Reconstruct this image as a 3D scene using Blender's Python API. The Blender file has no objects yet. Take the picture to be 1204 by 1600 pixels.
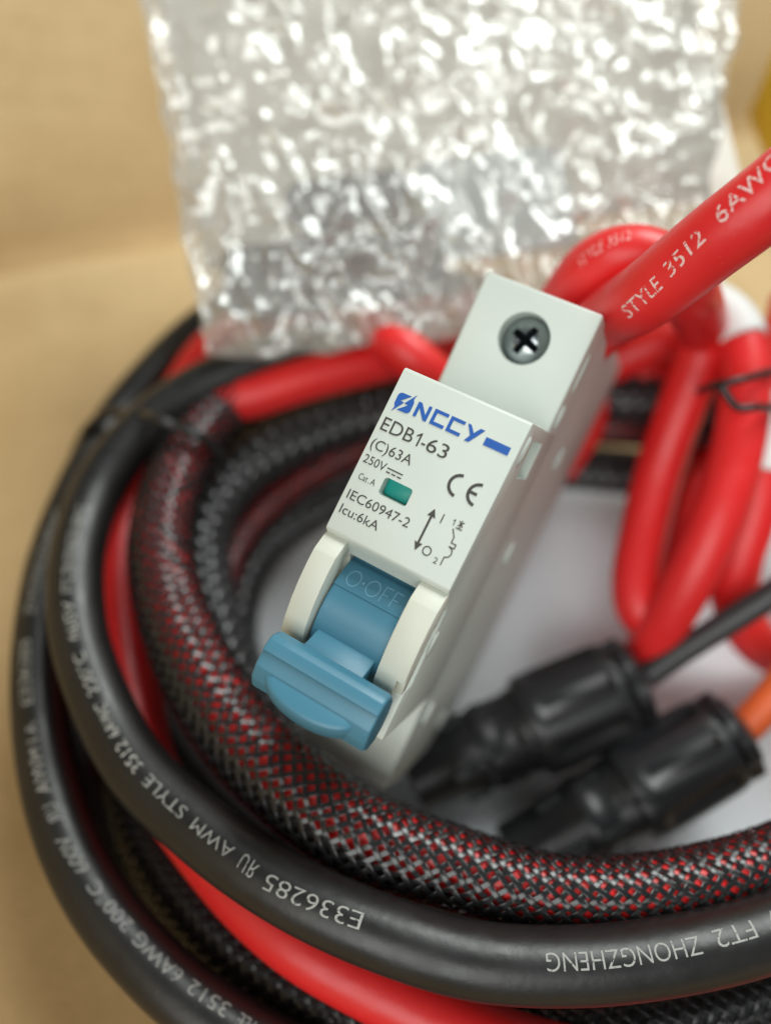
import bpy, bmesh, math, random
import numpy as np
from mathutils import Matrix, Vector
random.seed(7); rng = np.random.default_rng(7)
sc = bpy.context.scene
C = sc.collection
MM = 0.001

# ------------------------------------------------------------------ camera
FPX, CX, CY = 1200.0, 602.0, 800.0          # focal length and centre in pixels of the 1204 x 1600 photograph
PITCH, HCAM = math.radians(60), 164.0       # looking 60 degrees down from 164 mm above the box floor
sp, cp = math.sin(PITCH), math.cos(PITCH)
cam_d = bpy.data.cameras.new('camera'); cam = bpy.data.objects.new('camera', cam_d); C.objects.link(cam)
cam.location = (0, 0, HCAM * MM); cam.rotation_euler = (math.pi / 2 - PITCH, 0, 0)
cam_d.sensor_fit = 'VERTICAL'; cam_d.lens = 6.81; cam_d.sensor_height = 6.81 * 1600 / FPX; cam_d.sensor_width = 9.0
cam_d.clip_start = 0.005; cam_d.clip_end = 20
cam_d.dof.use_dof = True; cam_d.dof.focus_distance = 0.0975; cam_d.dof.aperture_fstop = 1.42
sc.camera = cam

# ------------------------------------------------------------------ light (indoors: soft window light and a pale room)
w = bpy.data.worlds.new('World'); sc.world = w; w.use_nodes = True
w.node_tree.nodes['Background'].inputs[0].default_value = (0.95, 1.0, 0.99, 1)
w.node_tree.nodes['Background'].inputs[1].default_value = 0.15
def area(name, loc, target, sx, sy, power, col):
    d = bpy.data.lights.new(name, 'AREA'); d.shape = 'RECTANGLE'; d.size = sx; d.size_y = sy; d.energy = power; d.color = col
    o = bpy.data.objects.new(name, d); C.objects.link(o); o.location = loc
    o.rotation_euler = (Vector(target) - Vector(loc)).to_track_quat('-Z', 'Y').to_euler()
    return o
area('window_light', (0.52, 0.74, 1.02), (0, 0.06, 0.04), 0.75, 0.65, 15, (0.95, 1.0, 0.965))
area('room_light', (-0.38, -0.74, 0.95), (0, 0.08, 0.04), 1.2, 0.9, 12.5, (0.97, 1.0, 0.965))
vs = sc.view_settings; vs.view_transform = 'Standard'; vs.look = 'None'; vs.exposure = 0.12; vs.gamma = 1.0
sc.cycles.use_denoising = True
sc.cycles.max_bounces = 10; sc.cycles.transparent_max_bounces = 16
sc.cycles.sample_clamp_indirect = 6.0

# ------------------------------------------------------------------ positions: a pixel gives a direction, a height or a depth gives the place
def cam2w(X, Y, Z): return np.array([X, Z * cp - Y * sp, HCAM - Z * sp - Y * cp])
def at(px, py, z):                      # on the horizontal plane z (mm)
    dx, dy = (px - CX) / FPX, (py - CY) / FPX
    s = (HCAM - z) / (sp + dy * cp); return cam2w(dx * s, dy * s, s)
def atd(px, py, Z):                     # at camera depth Z (mm)
    return cam2w((px - CX) / FPX * Z, (py - CY) / FPX * Z, Z)
def aty(px, py, y):                     # on the vertical plane y (mm)
    dx, dy = (px - CX) / FPX, (py - CY) / FPX
    s = y / (cp - dy * sp); return cam2w(dx * s, dy * s, s)
def project(P):
    P = np.asarray(P, float); X = P[:, 0]; y = P[:, 1]; h = HCAM - P[:, 2]
    Z = y * cp + h * sp; Y = -y * sp + h * cp
    return np.c_[CX + FPX * X / Z, CY + FPX * Y / Z], Z

# ------------------------------------------------------------------ materials
def mat(name, col, rough=0.5, metal=0.0, spec=0.5, build=None, **kw):
    m = bpy.data.materials.new(name); m.use_nodes = True
    nt = m.node_tree; b = nt.nodes['Principled BSDF']
    b.inputs['Base Color'].default_value = (*col, 1); b.inputs['Roughness'].default_value = rough
    b.inputs['Metallic'].default_value = metal; b.inputs['Specular IOR Level'].default_value = spec
    for k, v in kw.items(): b.inputs[k.replace('_', ' ')].default_value = v
    if build: build(nt, b)
    return m
def N(nt, t, **kw):
    n = nt.nodes.new(t)
    for k, v in kw.items():
        if hasattr(n, k): setattr(n, k, v)
        else: n.inputs[k.replace('_', ' ')].default_value = v
    return n
def coords(nt, scale=(1, 1, 1)):
    tc = N(nt, 'ShaderNodeTexCoord'); mp = N(nt, 'ShaderNodeMapping'); mp.inputs['Scale'].default_value = scale
    nt.links.new(tc.outputs['Object'], mp.inputs['Vector']); return mp.outputs['Vector']
def ramp(nt, src, stops):
    r = N(nt, 'ShaderNodeValToRGB'); e = r.color_ramp.elements
    while len(e) < len(stops): e.new(0.5)
    for el, (p, c) in zip(e, stops): el.position = p; el.color = (*c, 1) if len(c) == 3 else c
    nt.links.new(src, r.inputs[0]); return r.outputs[0]
def noise(nt, vec, scale, detail=4, rough=0.55):
    n = N(nt, 'ShaderNodeTexNoise'); n.inputs['Scale'].default_value = scale; n.inputs['Detail'].default_value = detail
    n.inputs['Roughness'].default_value = rough; nt.links.new(vec, n.inputs['Vector']); return n.outputs['Fac']
def bump(nt, b, h, strength, dist):
    bp = N(nt, 'ShaderNodeBump'); bp.inputs['Strength'].default_value = strength; bp.inputs['Distance'].default_value = dist
    nt.links.new(h, bp.inputs['Height']); nt.links.new(bp.outputs[0], b.inputs['Normal'])

def rubber(c0, c1, dust):
    def f(nt, b):
        v = coords(nt)
        base = ramp(nt, noise(nt, v, 90, 5), [(0.3, c0), (0.75, c1)])
        speck = ramp(nt, noise(nt, v, 1500, 2), [(0.74, (0, 0, 0)), (0.79, (1, 1, 1))])
        patch = ramp(nt, noise(nt, v, 60, 3), [(0.45, (0, 0, 0)), (0.7, (1, 1, 1))])
        mu = N(nt, 'ShaderNodeMath', operation='MULTIPLY'); nt.links.new(speck, mu.inputs[0]); nt.links.new(patch, mu.inputs[1])
        mx = N(nt, 'ShaderNodeMix', data_type='RGBA'); nt.links.new(mu.outputs[0], mx.inputs[0])
        nt.links.new(base, mx.inputs[6]); mx.inputs[7].default_value = (*dust, 1)
        nt.links.new(mx.outputs[2], b.inputs['Base Color'])
        rr = ramp(nt, noise(nt, v, 240, 4), [(0.3, (0.33,) * 3), (0.7, (0.45,) * 3)]); nt.links.new(rr, b.inputs['Roughness'])
        bump(nt, b, noise(nt, v, 700, 5), 0.12, 0.0004)
    return f
M = {}
M['black'] = mat('black_silicone', (0.012, 0.012, 0.012), spec=.6, build=rubber((0.007, 0.007, 0.007), (0.013, 0.012, 0.0115), (0.16, 0.14, 0.11)))
M['red'] = mat('red_silicone', (0.6, 0.02, 0.02), build=rubber((0.72, 0.018, 0.019), (0.80, 0.026, 0.026), (0.75, 0.2, 0.18)))
M['orange'] = mat('orange_insulation', (0.85, 0.14, 0.035), 0.45); M['grey_wire'] = mat('black_wire', (0.03, 0.03, 0.032), 0.4)
M['print'] = mat('cable_print', (0.34, 0.34, 0.32), 0.6, build=lambda nt, b: nt.links.new(ramp(nt, noise(nt, coords(nt), 2600, 3), [(0.30, (0, 0, 0)), (0.42, (1, 1, 1))]), b.inputs['Alpha']))
def worn(nt, b):                                    # half rubbed-off white ink
    v = coords(nt); m2 = ramp(nt, noise(nt, v, 2200, 3), [(0.38, (0, 0, 0)), (0.5, (1, 1, 1))]); nt.links.new(m2, b.inputs['Alpha'])
M['print_worn'] = mat('worn_cable_print', (0.50, 0.49, 0.45), 0.6, build=worn)
M['print_red'] = mat('print_on_red', (0.85, 0.55, 0.52), 0.6, build=worn)
def plastic(c0, c1):
    def f(nt, b):
        v = coords(nt)
        base = ramp(nt, noise(nt, v, 60, 3), [(0.3, c0), (0.7, c1)])
        sp_ = ramp(nt, noise(nt, v, 900, 2), [(0.775, (0, 0, 0)), (0.80, (1, 1, 1))])
        mx = N(nt, 'ShaderNodeMix', data_type='RGBA'); nt.links.new(sp_, mx.inputs[0]); nt.links.new(base, mx.inputs[6])
        mx.inputs[7].default_value = (c0[0] * .55, c0[1] * .53, c0[2] * .5, 1); nt.links.new(mx.outputs[2], b.inputs['Base Color'])
        bump(nt, b, noise(nt, v, 2600, 3), 0.10, 0.0001)
    return f
M['white'] = mat('white_plastic', (0.76, 0.78, 0.74), 0.42, build=plastic((0.605, 0.655, 0.605), (0.645, 0.69, 0.64)), Subsurface_Weight=0.0)
M['cream'] = mat('cream_plastic', (0.78, 0.77, 0.68), 0.45, build=plastic((0.645, 0.66, 0.57), (0.68, 0.695, 0.605)))
M['ink'] = mat('grey_ink', (0.05, 0.046, 0.042), 0.55)
M['logo'] = mat('blue_ink', (0.006, 0.095, 0.42), 0.5)
M['blue'] = mat('blue_plastic', (0.06, 0.2, 0.29), 0.36, build=plastic((0.057, 0.195, 0.285), (0.07, 0.22, 0.315)))
M['green'] = mat('green_flag', (0.0, 0.29, 0.245), 0.35)
M['dark_gap'] = mat('dark_gap', (0.01, 0.01, 0.01), 0.9)
def steel(nt, b):
    v = coords(nt); bump(nt, b, noise(nt, v, 900, 4), 0.25, 0.0004)
M['steel'] = mat('zinc_plated_steel', (0.5, 0.54, 0.56), 0.2, 1.0, build=steel)
M['strand'] = mat('braid_strand', (0.014, 0.014, 0.015), 0.21, spec=0.6)
M['connector'] = mat('connector_plastic', (0.016, 0.016, 0.018), 0.33, build=lambda nt, b: bump(nt, b, noise(nt, coords(nt), 900, 4), 0.2, 0.0003))
M['tie'] = mat('tie_plastic', (0.015, 0.014, 0.014), 0.3)
M['white_tube'] = mat('white_sleeve', (0.75, 0.74, 0.72), 0.5)
def card(nt, b):
    v = coords(nt)
    v2 = coords(nt, (6, 160, 160)); st = noise(nt, v2, 1.2, 4)
    base = ramp(nt, noise(nt, v, 35, 6, 0.65), [(0.25, (0.57, 0.40, 0.205)), (0.5, (0.635, 0.46, 0.245)), (0.8, (0.69, 0.51, 0.28))])
    fib = ramp(nt, noise(nt, coords(nt, (300, 1800, 900)), 1.0, 3), [(0.3, (0.86,) * 3), (0.7, (1.05,) * 3)])
    mx = N(nt, 'ShaderNodeMix', data_type='RGBA', blend_type='MULTIPLY'); mx.inputs[0].default_value = 1
    nt.links.new(base, mx.inputs[6]); nt.links.new(fib, mx.inputs[7]); nt.links.new(mx.outputs[2], b.inputs['Base Color'])
    bump(nt, b, st, 0.35, 0.0015)
M['card'] = mat('cardboard', (0.5, 0.35, 0.18), 0.8, spec=0.25, build=card)
def paper(nt, b):
    v = coords(nt); bump(nt, b, noise(nt, v, 30, 3), 0.3, 0.004)
M['paper'] = mat('paper', (0.82, 0.86, 0.90), 0.75, spec=0.3, build=paper)
M['yellow'] = mat('yellow_card', (0.75, 0.5, 0.02), 0.5)

# ------------------------------------------------------------------ mesh helpers (all input in mm)
def link(o, parent=None):
    C.objects.link(o)
    if parent is not None: o.parent = parent
    return o
def mesh(name, v, f, m, parent=None, smooth=True):
    me = bpy.data.meshes.new(name); v = np.asarray(v, float) * MM
    if isinstance(f, np.ndarray):
        n, k = f.shape
        me.vertices.add(len(v)); me.vertices.foreach_set('co', v.ravel())
        me.loops.add(n * k); me.loops.foreach_set('vertex_index', f.ravel().astype(np.int32))
        me.polygons.add(n); me.polygons.foreach_set('loop_start', np.arange(0, n * k, k, dtype=np.int32))
        me.polygons.foreach_set('loop_total', np.full(n, k, np.int32)); me.update(calc_edges=True); me.validate()
    else:
        me.from_pydata(v.tolist(), [], f)
    me.materials.append(M[m] if isinstance(m, str) else m)
    me.polygons.foreach_set('use_smooth', np.full(len(me.polygons), smooth)); me.update()
    return link(bpy.data.objects.new(name, me), parent)
def tag(o, label, cat, group=None, kind=None):
    if label: o['label'] = label
    if cat: o['category'] = cat
    if group: o['group'] = group
    if kind: o['kind'] = kind
    return o
def fix_normals(o):
    bm = bmesh.new(); bm.from_mesh(o.data); bmesh.ops.recalc_face_normals(bm, faces=bm.faces); bm.to_mesh(o.data); bm.free()
def bake(o):
    dg = bpy.context.evaluated_depsgraph_get(); me = bpy.data.meshes.new_from_object(o.evaluated_get(dg)); o.modifiers.clear(); o.data = me
def bevel(o, width, seg=3, angle=30):
    fix_normals(o); m = o.modifiers.new('b', 'BEVEL'); m.width = width * MM; m.segments = seg; m.limit_method = 'ANGLE'
    m.angle_limit = math.radians(angle); m.harden_normals = False; bake(o); shade(o); return o
def shade(o, ang=35):
    o.data.polygons.foreach_set('use_smooth', np.ones(len(o.data.polygons), bool))
    o.data.set_sharp_from_angle(angle=math.radians(ang))
def cut(o, cutter):
    fix_normals(cutter); m = o.modifiers.new('c', 'BOOLEAN'); m.operation = 'DIFFERENCE'; m.solver = 'EXACT'; m.object = cutter
    bake(o); d = cutter.data; bpy.data.objects.remove(cutter); bpy.data.meshes.remove(d); shade(o)
def catmull(P, step=0.7):
    P = np.asarray(P, float); P = np.vstack([2 * P[0] - P[1], P, 2 * P[-1] - P[-2]]); out = []
    for i in range(1, len(P) - 2):
        p0, p1, p2, p3 = P[i - 1:i + 3]; n = max(2, int(np.linalg.norm((p2 - p1)[:3]) / step)); t = np.linspace(0, 1, n, endpoint=False)[:, None]
        out.append(0.5 * (2 * p1 + (p2 - p0) * t + (2 * p0 - 5 * p1 + 4 * p2 - p3) * t ** 2 + (3 * p1 - p0 - 3 * p2 + p3) * t ** 3))
    out.append(P[-2:-1]); return np.vstack(out)
def smooth_path(Q, k):
    for _ in range(k):
        R_ = Q.copy(); R_[1:-1] = 0.25 * Q[:-2] + 0.5 * Q[1:-1] + 0.25 * Q[2:]; Q = R_
    return Q
class Path:
    """a centre line in mm with radius and a twist-free frame"""
    def __init__(self, pts, r, step=0.7, sm=30):
        P = np.asarray(pts, float)
        if P.shape[1] == 3: P = np.c_[P, np.full(len(P), r)]
        Q = smooth_path(catmull(P, step), sm); self.set(Q[:, :3], Q[:, 3])
    def set(self, c, r):
        self.c, self.r = c, r
        T = np.gradient(c, axis=0); T /= np.linalg.norm(T, axis=1)[:, None]; self.T = T
        n = np.cross(T[0], [0, 0, 1.0]);  n = n if np.linalg.norm(n) > .1 else np.array([1.0, 0, 0]); Ns = []
        for t in T:
            n = n - t * n.dot(t); n /= np.linalg.norm(n); Ns.append(n)
        self.N = np.array(Ns); self.B = np.cross(T, self.N)
        self.s = np.r_[0, np.cumsum(np.linalg.norm(np.diff(c, axis=0), axis=1))]
        return self
    def pt(self, s, th, dr):
        """points at arc length s, angle th, dr above the surface"""
        f = lambda A: np.stack([np.interp(s, self.s, A[:, k]) for k in range(3)], -1)
        r = np.interp(s, self.s, self.r) + dr
        return f(self.c) + r[:, None] * (np.cos(th)[:, None] * f(self.N) + np.sin(th)[:, None] * f(self.B))
    def locate(self, px, py):
        s0, t0 = self._loc(px, py, self.s[::2], np.linspace(0, 2 * math.pi, 73)[:-1])
        return self._loc(px, py, np.clip(s0 + np.linspace(-2, 2, 81), 0, self.s[-1]), t0 + np.linspace(-.12, .12, 25))
    def _loc(self, px, py, ss, th):
        S, TH = np.meshgrid(ss, th, indexing='ij'); S, TH = S.ravel(), TH.ravel()
        P = self.pt(S, TH, 0.0); c = self.pt(S, TH, -1.0); q, Z = project(P)
        vis = ((P - c) * (np.array([0, 0, HCAM]) - P)).sum(1) > 0
        d = np.hypot(q[:, 0] - px, q[:, 1] - py) + np.where(vis, 0, 1e6); i = d.argmin(); return S[i], TH[i]
    def tube(self, name, m, parent=None, seg=28, caps=True):
        a = np.linspace(0, 2 * math.pi, seg + 1)[:-1]; n = len(self.c)
        V = self.c[:, None] + self.r[:, None, None] * (np.cos(a)[None, :, None] * self.N[:, None] + np.sin(a)[None, :, None] * self.B[:, None])
        i, j = np.meshgrid(np.arange(n - 1), np.arange(seg), indexing='ij'); k = (j + 1) % seg
        F = np.stack([i * seg + j, i * seg + k, (i + 1) * seg + k, (i + 1) * seg + j], -1).reshape(-1, 4)
        F = F.tolist() + ([list(range(seg))[::-1], [(n - 1) * seg + q for q in range(seg)]] if caps else [])
        return mesh(name, V.reshape(-1, 3), F, m, parent)
    def sub(self, s0, s1):
        k = (self.s >= s0) & (self.s <= s1); p = Path.__new__(Path); return p.set(self.c[k], self.r[k])

# lettering with Blender's built-in font
_cap = None
def text_mesh(s, weight=0.0):
    """2D glyph outline filled with triangles, unit cap height, x from 0"""
    global _cap
    def raw(t):
        cu = bpy.data.curves.new('t', 'FONT'); cu.body = t; cu.size = 1; cu.offset = weight; cu.resolution_u = 4
        o = bpy.data.objects.new('t', cu); C.objects.link(o); dg = bpy.context.evaluated_depsgraph_get()
        me = bpy.data.meshes.new_from_object(o.evaluated_get(dg)); bpy.data.objects.remove(o); bpy.data.curves.remove(cu)
        bm = bmesh.new(); bm.from_mesh(me); bpy.data.meshes.remove(me); return bm
    if _cap is None:
        b = raw('E'); _cap = max(v.co.y for v in b.verts); b.free()
    bm = raw(s); x0 = min(v.co.x for v in bm.verts)
    for v in bm.verts: v.co.x = (v.co.x - x0) / _cap; v.co.y = v.co.y / _cap
    return bm
def wrap_text(path, parent, s, p0, p1, h, m, weight=-0.006, mirror_r=False):
    """print s along a cable, from pixel p0 to pixel p1 (centre of the letters)"""
    bm = text_mesh(s, weight)
    if mirror_r:
        xm = max(v.co.x for v in bm.verts)
        for v in bm.verts: v.co.x = xm - v.co.x
    for yy in np.arange(-0.25, 1.3, 0.16):
        bmesh.ops.bisect_plane(bm, geom=bm.verts[:] + bm.edges[:] + bm.faces[:], plane_co=(0, yy, 0), plane_no=(0, 1, 0))
    bm.verts.ensure_lookup_table(); v = np.array([q.co[:2] for q in bm.verts]); f = [[q.index for q in p.verts] for p in bm.faces]; bm.free()
    (s0, t0), (s1, t1) = path.locate(*p0), path.locate(*p1)
    if t1 - t0 > math.pi: t1 -= 2 * math.pi
    if t0 - t1 > math.pi: t1 += 2 * math.pi
    u = v[:, 0] / v[:, 0].max(); d = 1 if s1 > s0 else -1; S = s0 + (s1 - s0) * u; r = np.interp(S, path.s, path.r)
    TH = t0 + (t1 - t0) * u - d * (v[:, 1] - 0.5) * h / r
    return mesh('print', path.pt(S, TH, 0.03), f, m, parent, smooth=True)

# ------------------------------------------------------------------ the setting: cardboard box and sheet of paper
fl, fr = at(0, 428, 0), at(300, 372, 0); wd = (fr - fl) / np.linalg.norm(fr - fl); wn = np.array([-wd[1], wd[0], 0])
def wallp(a, up, out=0): return fl + wd * a + wn * out + np.array([0, 0, up])
def grid(P00, P10, P01, P11, nu, nv, disp=None):
    u, v = np.meshgrid(np.linspace(0, 1, nu), np.linspace(0, 1, nv), indexing='xy')
    P = (P00 * (1 - u[..., None]) * (1 - v[..., None]) + P10 * u[..., None] * (1 - v[..., None]) + P01 * (1 - u[..., None]) * v[..., None] + P11 * u[..., None] * v[..., None])
    if disp is not None: P = P + disp(u, v, P)
    i, j = np.meshgrid(np.arange(nu - 1), np.arange(nv - 1), indexing='xy'); a = j * nu + i
    return P.reshape(-1, 3), np.stack([a, a + 1, a + nu + 1, a + nu], -1).reshape(-1, 4)
# floor and back wall meet in a rounded, slightly raised crease
prof = [(-330, -0.2), (-60, 0), (-30, 0.2), (-18, 1.8), (-11, 4.6), (-7.5, 5.0), (-6.0, 3.5), (-4.5, -5), (2.2, -4.5), (6.0, 5.5), (52, 62), (124, 150)]
pr = np.array(prof); A_ = np.linspace(-170, 330, 60)
Vc = np.array([wallp(a, z + 0.25 * math.sin(a * .09) * (abs(o) < 8), o) for (o, z) in pr[:8] for a in A_]); k = len(A_)
quads = lambda n: [[i * k + j, i * k + j + 1, (i + 1) * k + j + 1, (i + 1) * k + j] for i in range(n - 1) for j in range(k - 1)]
tag(mesh('box_floor', Vc, quads(8), 'card'), None, None, kind='structure')
Vw = np.array([wallp(a, z, o) for (o, z) in pr[7:] for a in A_])
tag(mesh('box_wall', Vw, quads(5), 'card'), None, None, kind='structure')
# unseen side wall on the left, slanted and heightened to shade the floor
s0 = wallp(-22, 0); s1 = np.array([-66., -60, 0])
Vs = np.array([s0 + (s1 - s0) * a + np.array([-z * .05, 0, z]) for a in np.linspace(-.02, 1, 30) for z in np.linspace(0, 34 + 180 * max(a, 0), 8)])
tag(mesh('unseen_side_wall', Vs, [[i * 8 + j, i * 8 + j + 1, (i + 1) * 8 + j + 1, (i + 1) * 8 + j] for i in range(29) for j in range(7)], 'card'), None, None, kind='structure')

f0_ = np.array([-110., -52, 0])  # unseen box front, added to keep light off the near floor
Vf = np.array([f0_ + np.array([a, -z * .06, z]) for a in np.linspace(0, 330, 12) for z in np.linspace(0, 55, 8)])
tag(mesh('unseen_front_wall', Vf, [[i * 8 + j, i * 8 + j + 1, (i + 1) * 8 + j + 1, (i + 1) * 8 + j] for i in range(11) for j in range(7)], 'card'), None, None, kind='structure')

def pdisp(u, v, P): return np.stack([0 * u, 0 * u, 0.8 + 1.6 * np.sin(u * 5 + v * 3) ** 2 * v], -1)
pv, pf = grid(np.array([-30., 12, 0]), np.array([120., -2, 0]), np.array([-36., 118, 0]), np.array([128., 100, 0]), 40, 30, pdisp)
sheet = tag(mesh('paper_sheet', pv, pf, 'paper'), 'white paper sheet lying under the circuit breaker inside the cable coil', 'paper')
bmt = text_mesh('PLEASE NOTE'); vv = np.array([q.co[:] for q in bmt.verts]); ff = [[q.index for q in p.verts] for p in bmt.faces]; bmt.free()
M['faint'] = mat('faint_print', (0.5, 0.5, 0.53), 0.8)

# ------------------------------------------------------------------ cables of the coil
RC = 4.75
def pz(L, pre=[], post=[]): return np.array([*map(np.array, pre), *[at(x, y, z) for x, y, z in L], *map(np.array, post)], float)   # pre / post: world mm, the turns beyond the picture
def cable(name, pts, r, m, label, cat='cable', group=None, **kw):
    p = pts if isinstance(pts, Path) else Path(pts, r, **kw); o = tag(p.tube(name, m), label, cat, group); return o, p

# black cable on top of the coil
cA, pA = cable('black_cable', pz([(1420, 1360, 44), (1300, 1415, 45), (1204, 1455, 46), (1100, 1483, 47), (1000, 1500, 47), (900, 1509, 47), (752, 1503, 47), (610, 1463, 47), (477, 1406, 46), (370, 1340, 45), (300, 1284, 44),
    (225, 1215, 43), (180, 1145, 42), (147, 1070, 42), (125, 1000, 42), (118, 930, 42), (122, 860, 42), (150, 770, 42), (190, 708, 43), (240, 655, 44), (300, 613, 45), (374, 578, 46), (450, 552, 46), (540, 535, 44), (700, 540, 40), (850, 560, 38)], pre=[(92, 108, 34), (116, 82, 38), (121, 44, 42), (104, 14, 44)]),
    RC, 'black', 'black cable on top of the coil with printed number E336285')
for s_, a, b in [('600V', (1290, 1400), (1196, 1440)), ('FT2', (1178, 1450), (1116, 1468)), ('ZHONGZHENG', (1094, 1476), (853, 1503)), ('E336285', (565, 1440), (414, 1376)), ('AWM', (362, 1334), (302, 1285)), ('STYLE', (288, 1272), (228, 1215)),
                 ('3512', (217, 1203), (187, 1160)), ('6AWG', (180, 1150), (155, 1098)), ('200°C', (148, 1085), (122, 1020)), ('600V', (116, 1000), (106, 940)), ('FT2 ZHONGZHENG', (105, 925), (130, 790))]:
    wrap_text(pA, cA, s_, a, b, 1.75 if b[0] < 380 else 2.1, 'print_worn' if b[0] < 200 else 'print')
wrap_text(pA, cA, 'R', (400, 1364), (390, 1355), 2.2, 'print', mirror_r=True); wrap_text(pA, cA, 'U', (386, 1352), (376, 1343), 2.2, 'print')

# black cable outside it, lower
cB, pB = cable('black_cable', pz([(900, 1830, 30), (720, 1775, 30), (560, 1710, 31), (430, 1648, 31), (310, 1573, 31), (238, 1510, 31), (165, 1425, 31), (112, 1330, 31), (82, 1240, 31), (66, 1150, 30), (60, 1060, 30), (66, 970, 30), (82, 880, 30),
    (110, 800, 31), (147, 720, 31), (190, 648, 31), (240, 588, 32), (285, 540, 32), (335, 500, 33), (400, 470, 33), (500, 450, 33), (640, 445, 32), (800, 470, 30)], pre=[(136, 62, 22), (140, 22, 25), (122, -14, 27), (80, -30, 29)]),
    RC, 'black', 'black cable forming the outermost turn of the coil beside the cardboard')
for s_, a, b in [('STYLE', (420, 1622), (372, 1592)), ('3512', (356, 1580), (296, 1538)), ('6AWG', (282, 1528), (213, 1462)), ('200°C', (203, 1450), (143, 1378)), ('600V', (132, 1362), (96, 1308)), ('AWM I A', (70, 1240), (47, 1130)), ('E336285', (42, 1100), (40, 1000)), ('ZHONGZHENG', (45, 960), (95, 795))]:
    wrap_text(pB, cB, s_, a, b, 1.9, 'print_worn' if b[0] < 60 else 'print')
wrap_text(pB, cB, 'R', (90, 1284), (84, 1273), 2.0, 'print', mirror_r=True); wrap_text(pB, cB, 'U', (82, 1269), (77, 1257), 2.0, 'print')

# red cable crossing under the top black cable
cC, pC = cable('red_cable', pz([(1250, 1650, 26), (1050, 1680, 29), (900, 1665, 31), (780, 1632, 33), (668, 1582, 34), (575, 1536, 34), (484, 1486, 34), (408, 1426, 33), (345, 1358, 32), (285, 1280, 31), (235, 1210, 30), (215, 1120, 31), (202, 1040, 31), (194, 960, 31), (190, 880, 31), (200, 810, 31), (225, 740, 31), (262, 660, 32), (300, 590, 34), (340, 540, 35), (420, 505, 35), (560, 490, 34), (760, 500, 32)], pre=[(128, 72, 20), (130, 30, 22), (108, -4, 24)]),
    RC, 'red', 'red cable running beneath the top black cable, bare at the bottom edge')

# sleeves of black braid
def braid_mesh(path, name, parent, n=16, pitch=38.0, width=0.78, ns=3, ds=0.3, wav=0.14):
    L = path.s[-1]; S = np.arange(0, L, ds); kk = 2 * math.pi / pitch; Vs, Fs = [], []; off = 0
    r0 = path.r.mean(); na = 2 * ns + 1; wx = np.linspace(-.5, .5, na) * width; wh = np.where(np.arange(na) % 2 == 1, 0.09, 0.0) if ns > 1 else np.array([0, .09, 0])
    for sg in (1, -1):
        for i in range(n):
            th = 2 * math.pi * i / n + sg * kk * S + rng.normal(0, .02) + .035 * np.sin(S * rng.uniform(.12, .3) + rng.uniform(0, 6.3)) + .018 * np.sin(S * rng.uniform(.5, 1.1) + rng.uniform(0, 6.3))
            h = sg * wav * np.cos(n * kk * S) + 0.18 + .05 * np.sin(S * rng.uniform(.2, .5) + rng.uniform(0, 6.3))
            rr = np.interp(S, path.s, path.r)
            # across the ribbon: perpendicular to the strand on the unrolled tube
            ca = 1 / np.sqrt(1 + (rr * kk) ** 2); sa = rr * kk * ca
            P = []
            for x_, z_ in zip(wx, wh):
                s_ = np.clip(S - sg * sa * x_, 0, L); t_ = th + ca * x_ / rr
                P.append(path.pt(s_, t_, h + z_))
            P = np.stack(P, 1); m_ = len(S); a_, b_ = np.meshgrid(np.arange(m_ - 1), np.arange(na - 1), indexing='ij'); q = off + a_ * na + b_
            Vs.append(P.reshape(-1, 3)); Fs.append(np.stack([q, q + 1, q + na + 1, q + na], -1).reshape(-1, 4)); off += m_ * na
    o = mesh(name, np.vstack(Vs), np.vstack(Fs), 'strand', parent); o['kind'] = 'stuff'; return o
def offset_path(p, d, r):
    q = Path.__new__(Path); return q.set(p.c + np.asarray(d), np.minimum(np.full(len(p.c), r), p.r - .3))

cable('red_cable', pz([(530, 470, 44), (585, 512, 52), (635, 552, 54), (690, 600, 48), (735, 650, 38), (770, 700, 28)]), 4.3, 'red', 'short red strand crossing over the bare red cable at the lower edge of the bag', sm=10)
# sleeve with the red cable in it
S_pts = [(340, 640, 43, 4.9), (302, 690, 43, 5.1), (268, 760, 42, 5.3), (250, 850, 41, 5.5), (268, 950, 40, 6.0), (310, 1050, 41, 6.3), (375, 1150, 41, 6.4), (455, 1228, 42, 6.3), (560, 1302, 43, 6.0), (700, 1352, 43, 5.5), (852, 1393, 43, 4.9), (1000, 1393, 43, 4.7), (1150, 1362, 42, 4.6), (1290, 1312, 41, 4.6), (1420, 1250, 40, 4.6)]
pS = Path([(*at(x, y, z), r) for x, y, z, r in S_pts] + [(98, 18, 40, 4.6), (110, 46, 38, 4.6), (106, 78, 36, 4.6), (90, 100, 34, 4.6)], 5, sm=40)
sv = tag(bpy.data.objects.new('braided_sleeve', None), 'black mesh braided sleeve with red cable showing through, in front of the blue toggle', 'cable sleeve', 'braided sleeves'); C.objects.link(sv)
braid_mesh(pS, 'braid', sv)
outw = np.cross(pS.T, [0, 0, 1.0]); outw /= np.linalg.norm(outw, axis=1)[:, None]
ctr = np.array([5., 45, 40]); sgn = np.sign(((pS.c - ctr) * outw).sum(1))[:, None]; room = np.clip(pS.r - 4.6, 0, 3)[:, None]
Din = pS.c - outw * sgn * room * .75 + np.array([0, 0, 1.0]) * room * .5
D_pts = np.vstack([Din[::10][:0:-1][:-1], pz([(345, 636, 43), (400, 618, 44), (480, 592, 45), (570, 570, 45), (660, 552, 44), (760, 545, 42), (880, 560, 40)])])
pD = Path(D_pts, 4.45, sm=5)
rin = np.interp(np.arange(len(pD.c)), np.arange(len(pD.c)), pD.r); 
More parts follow.
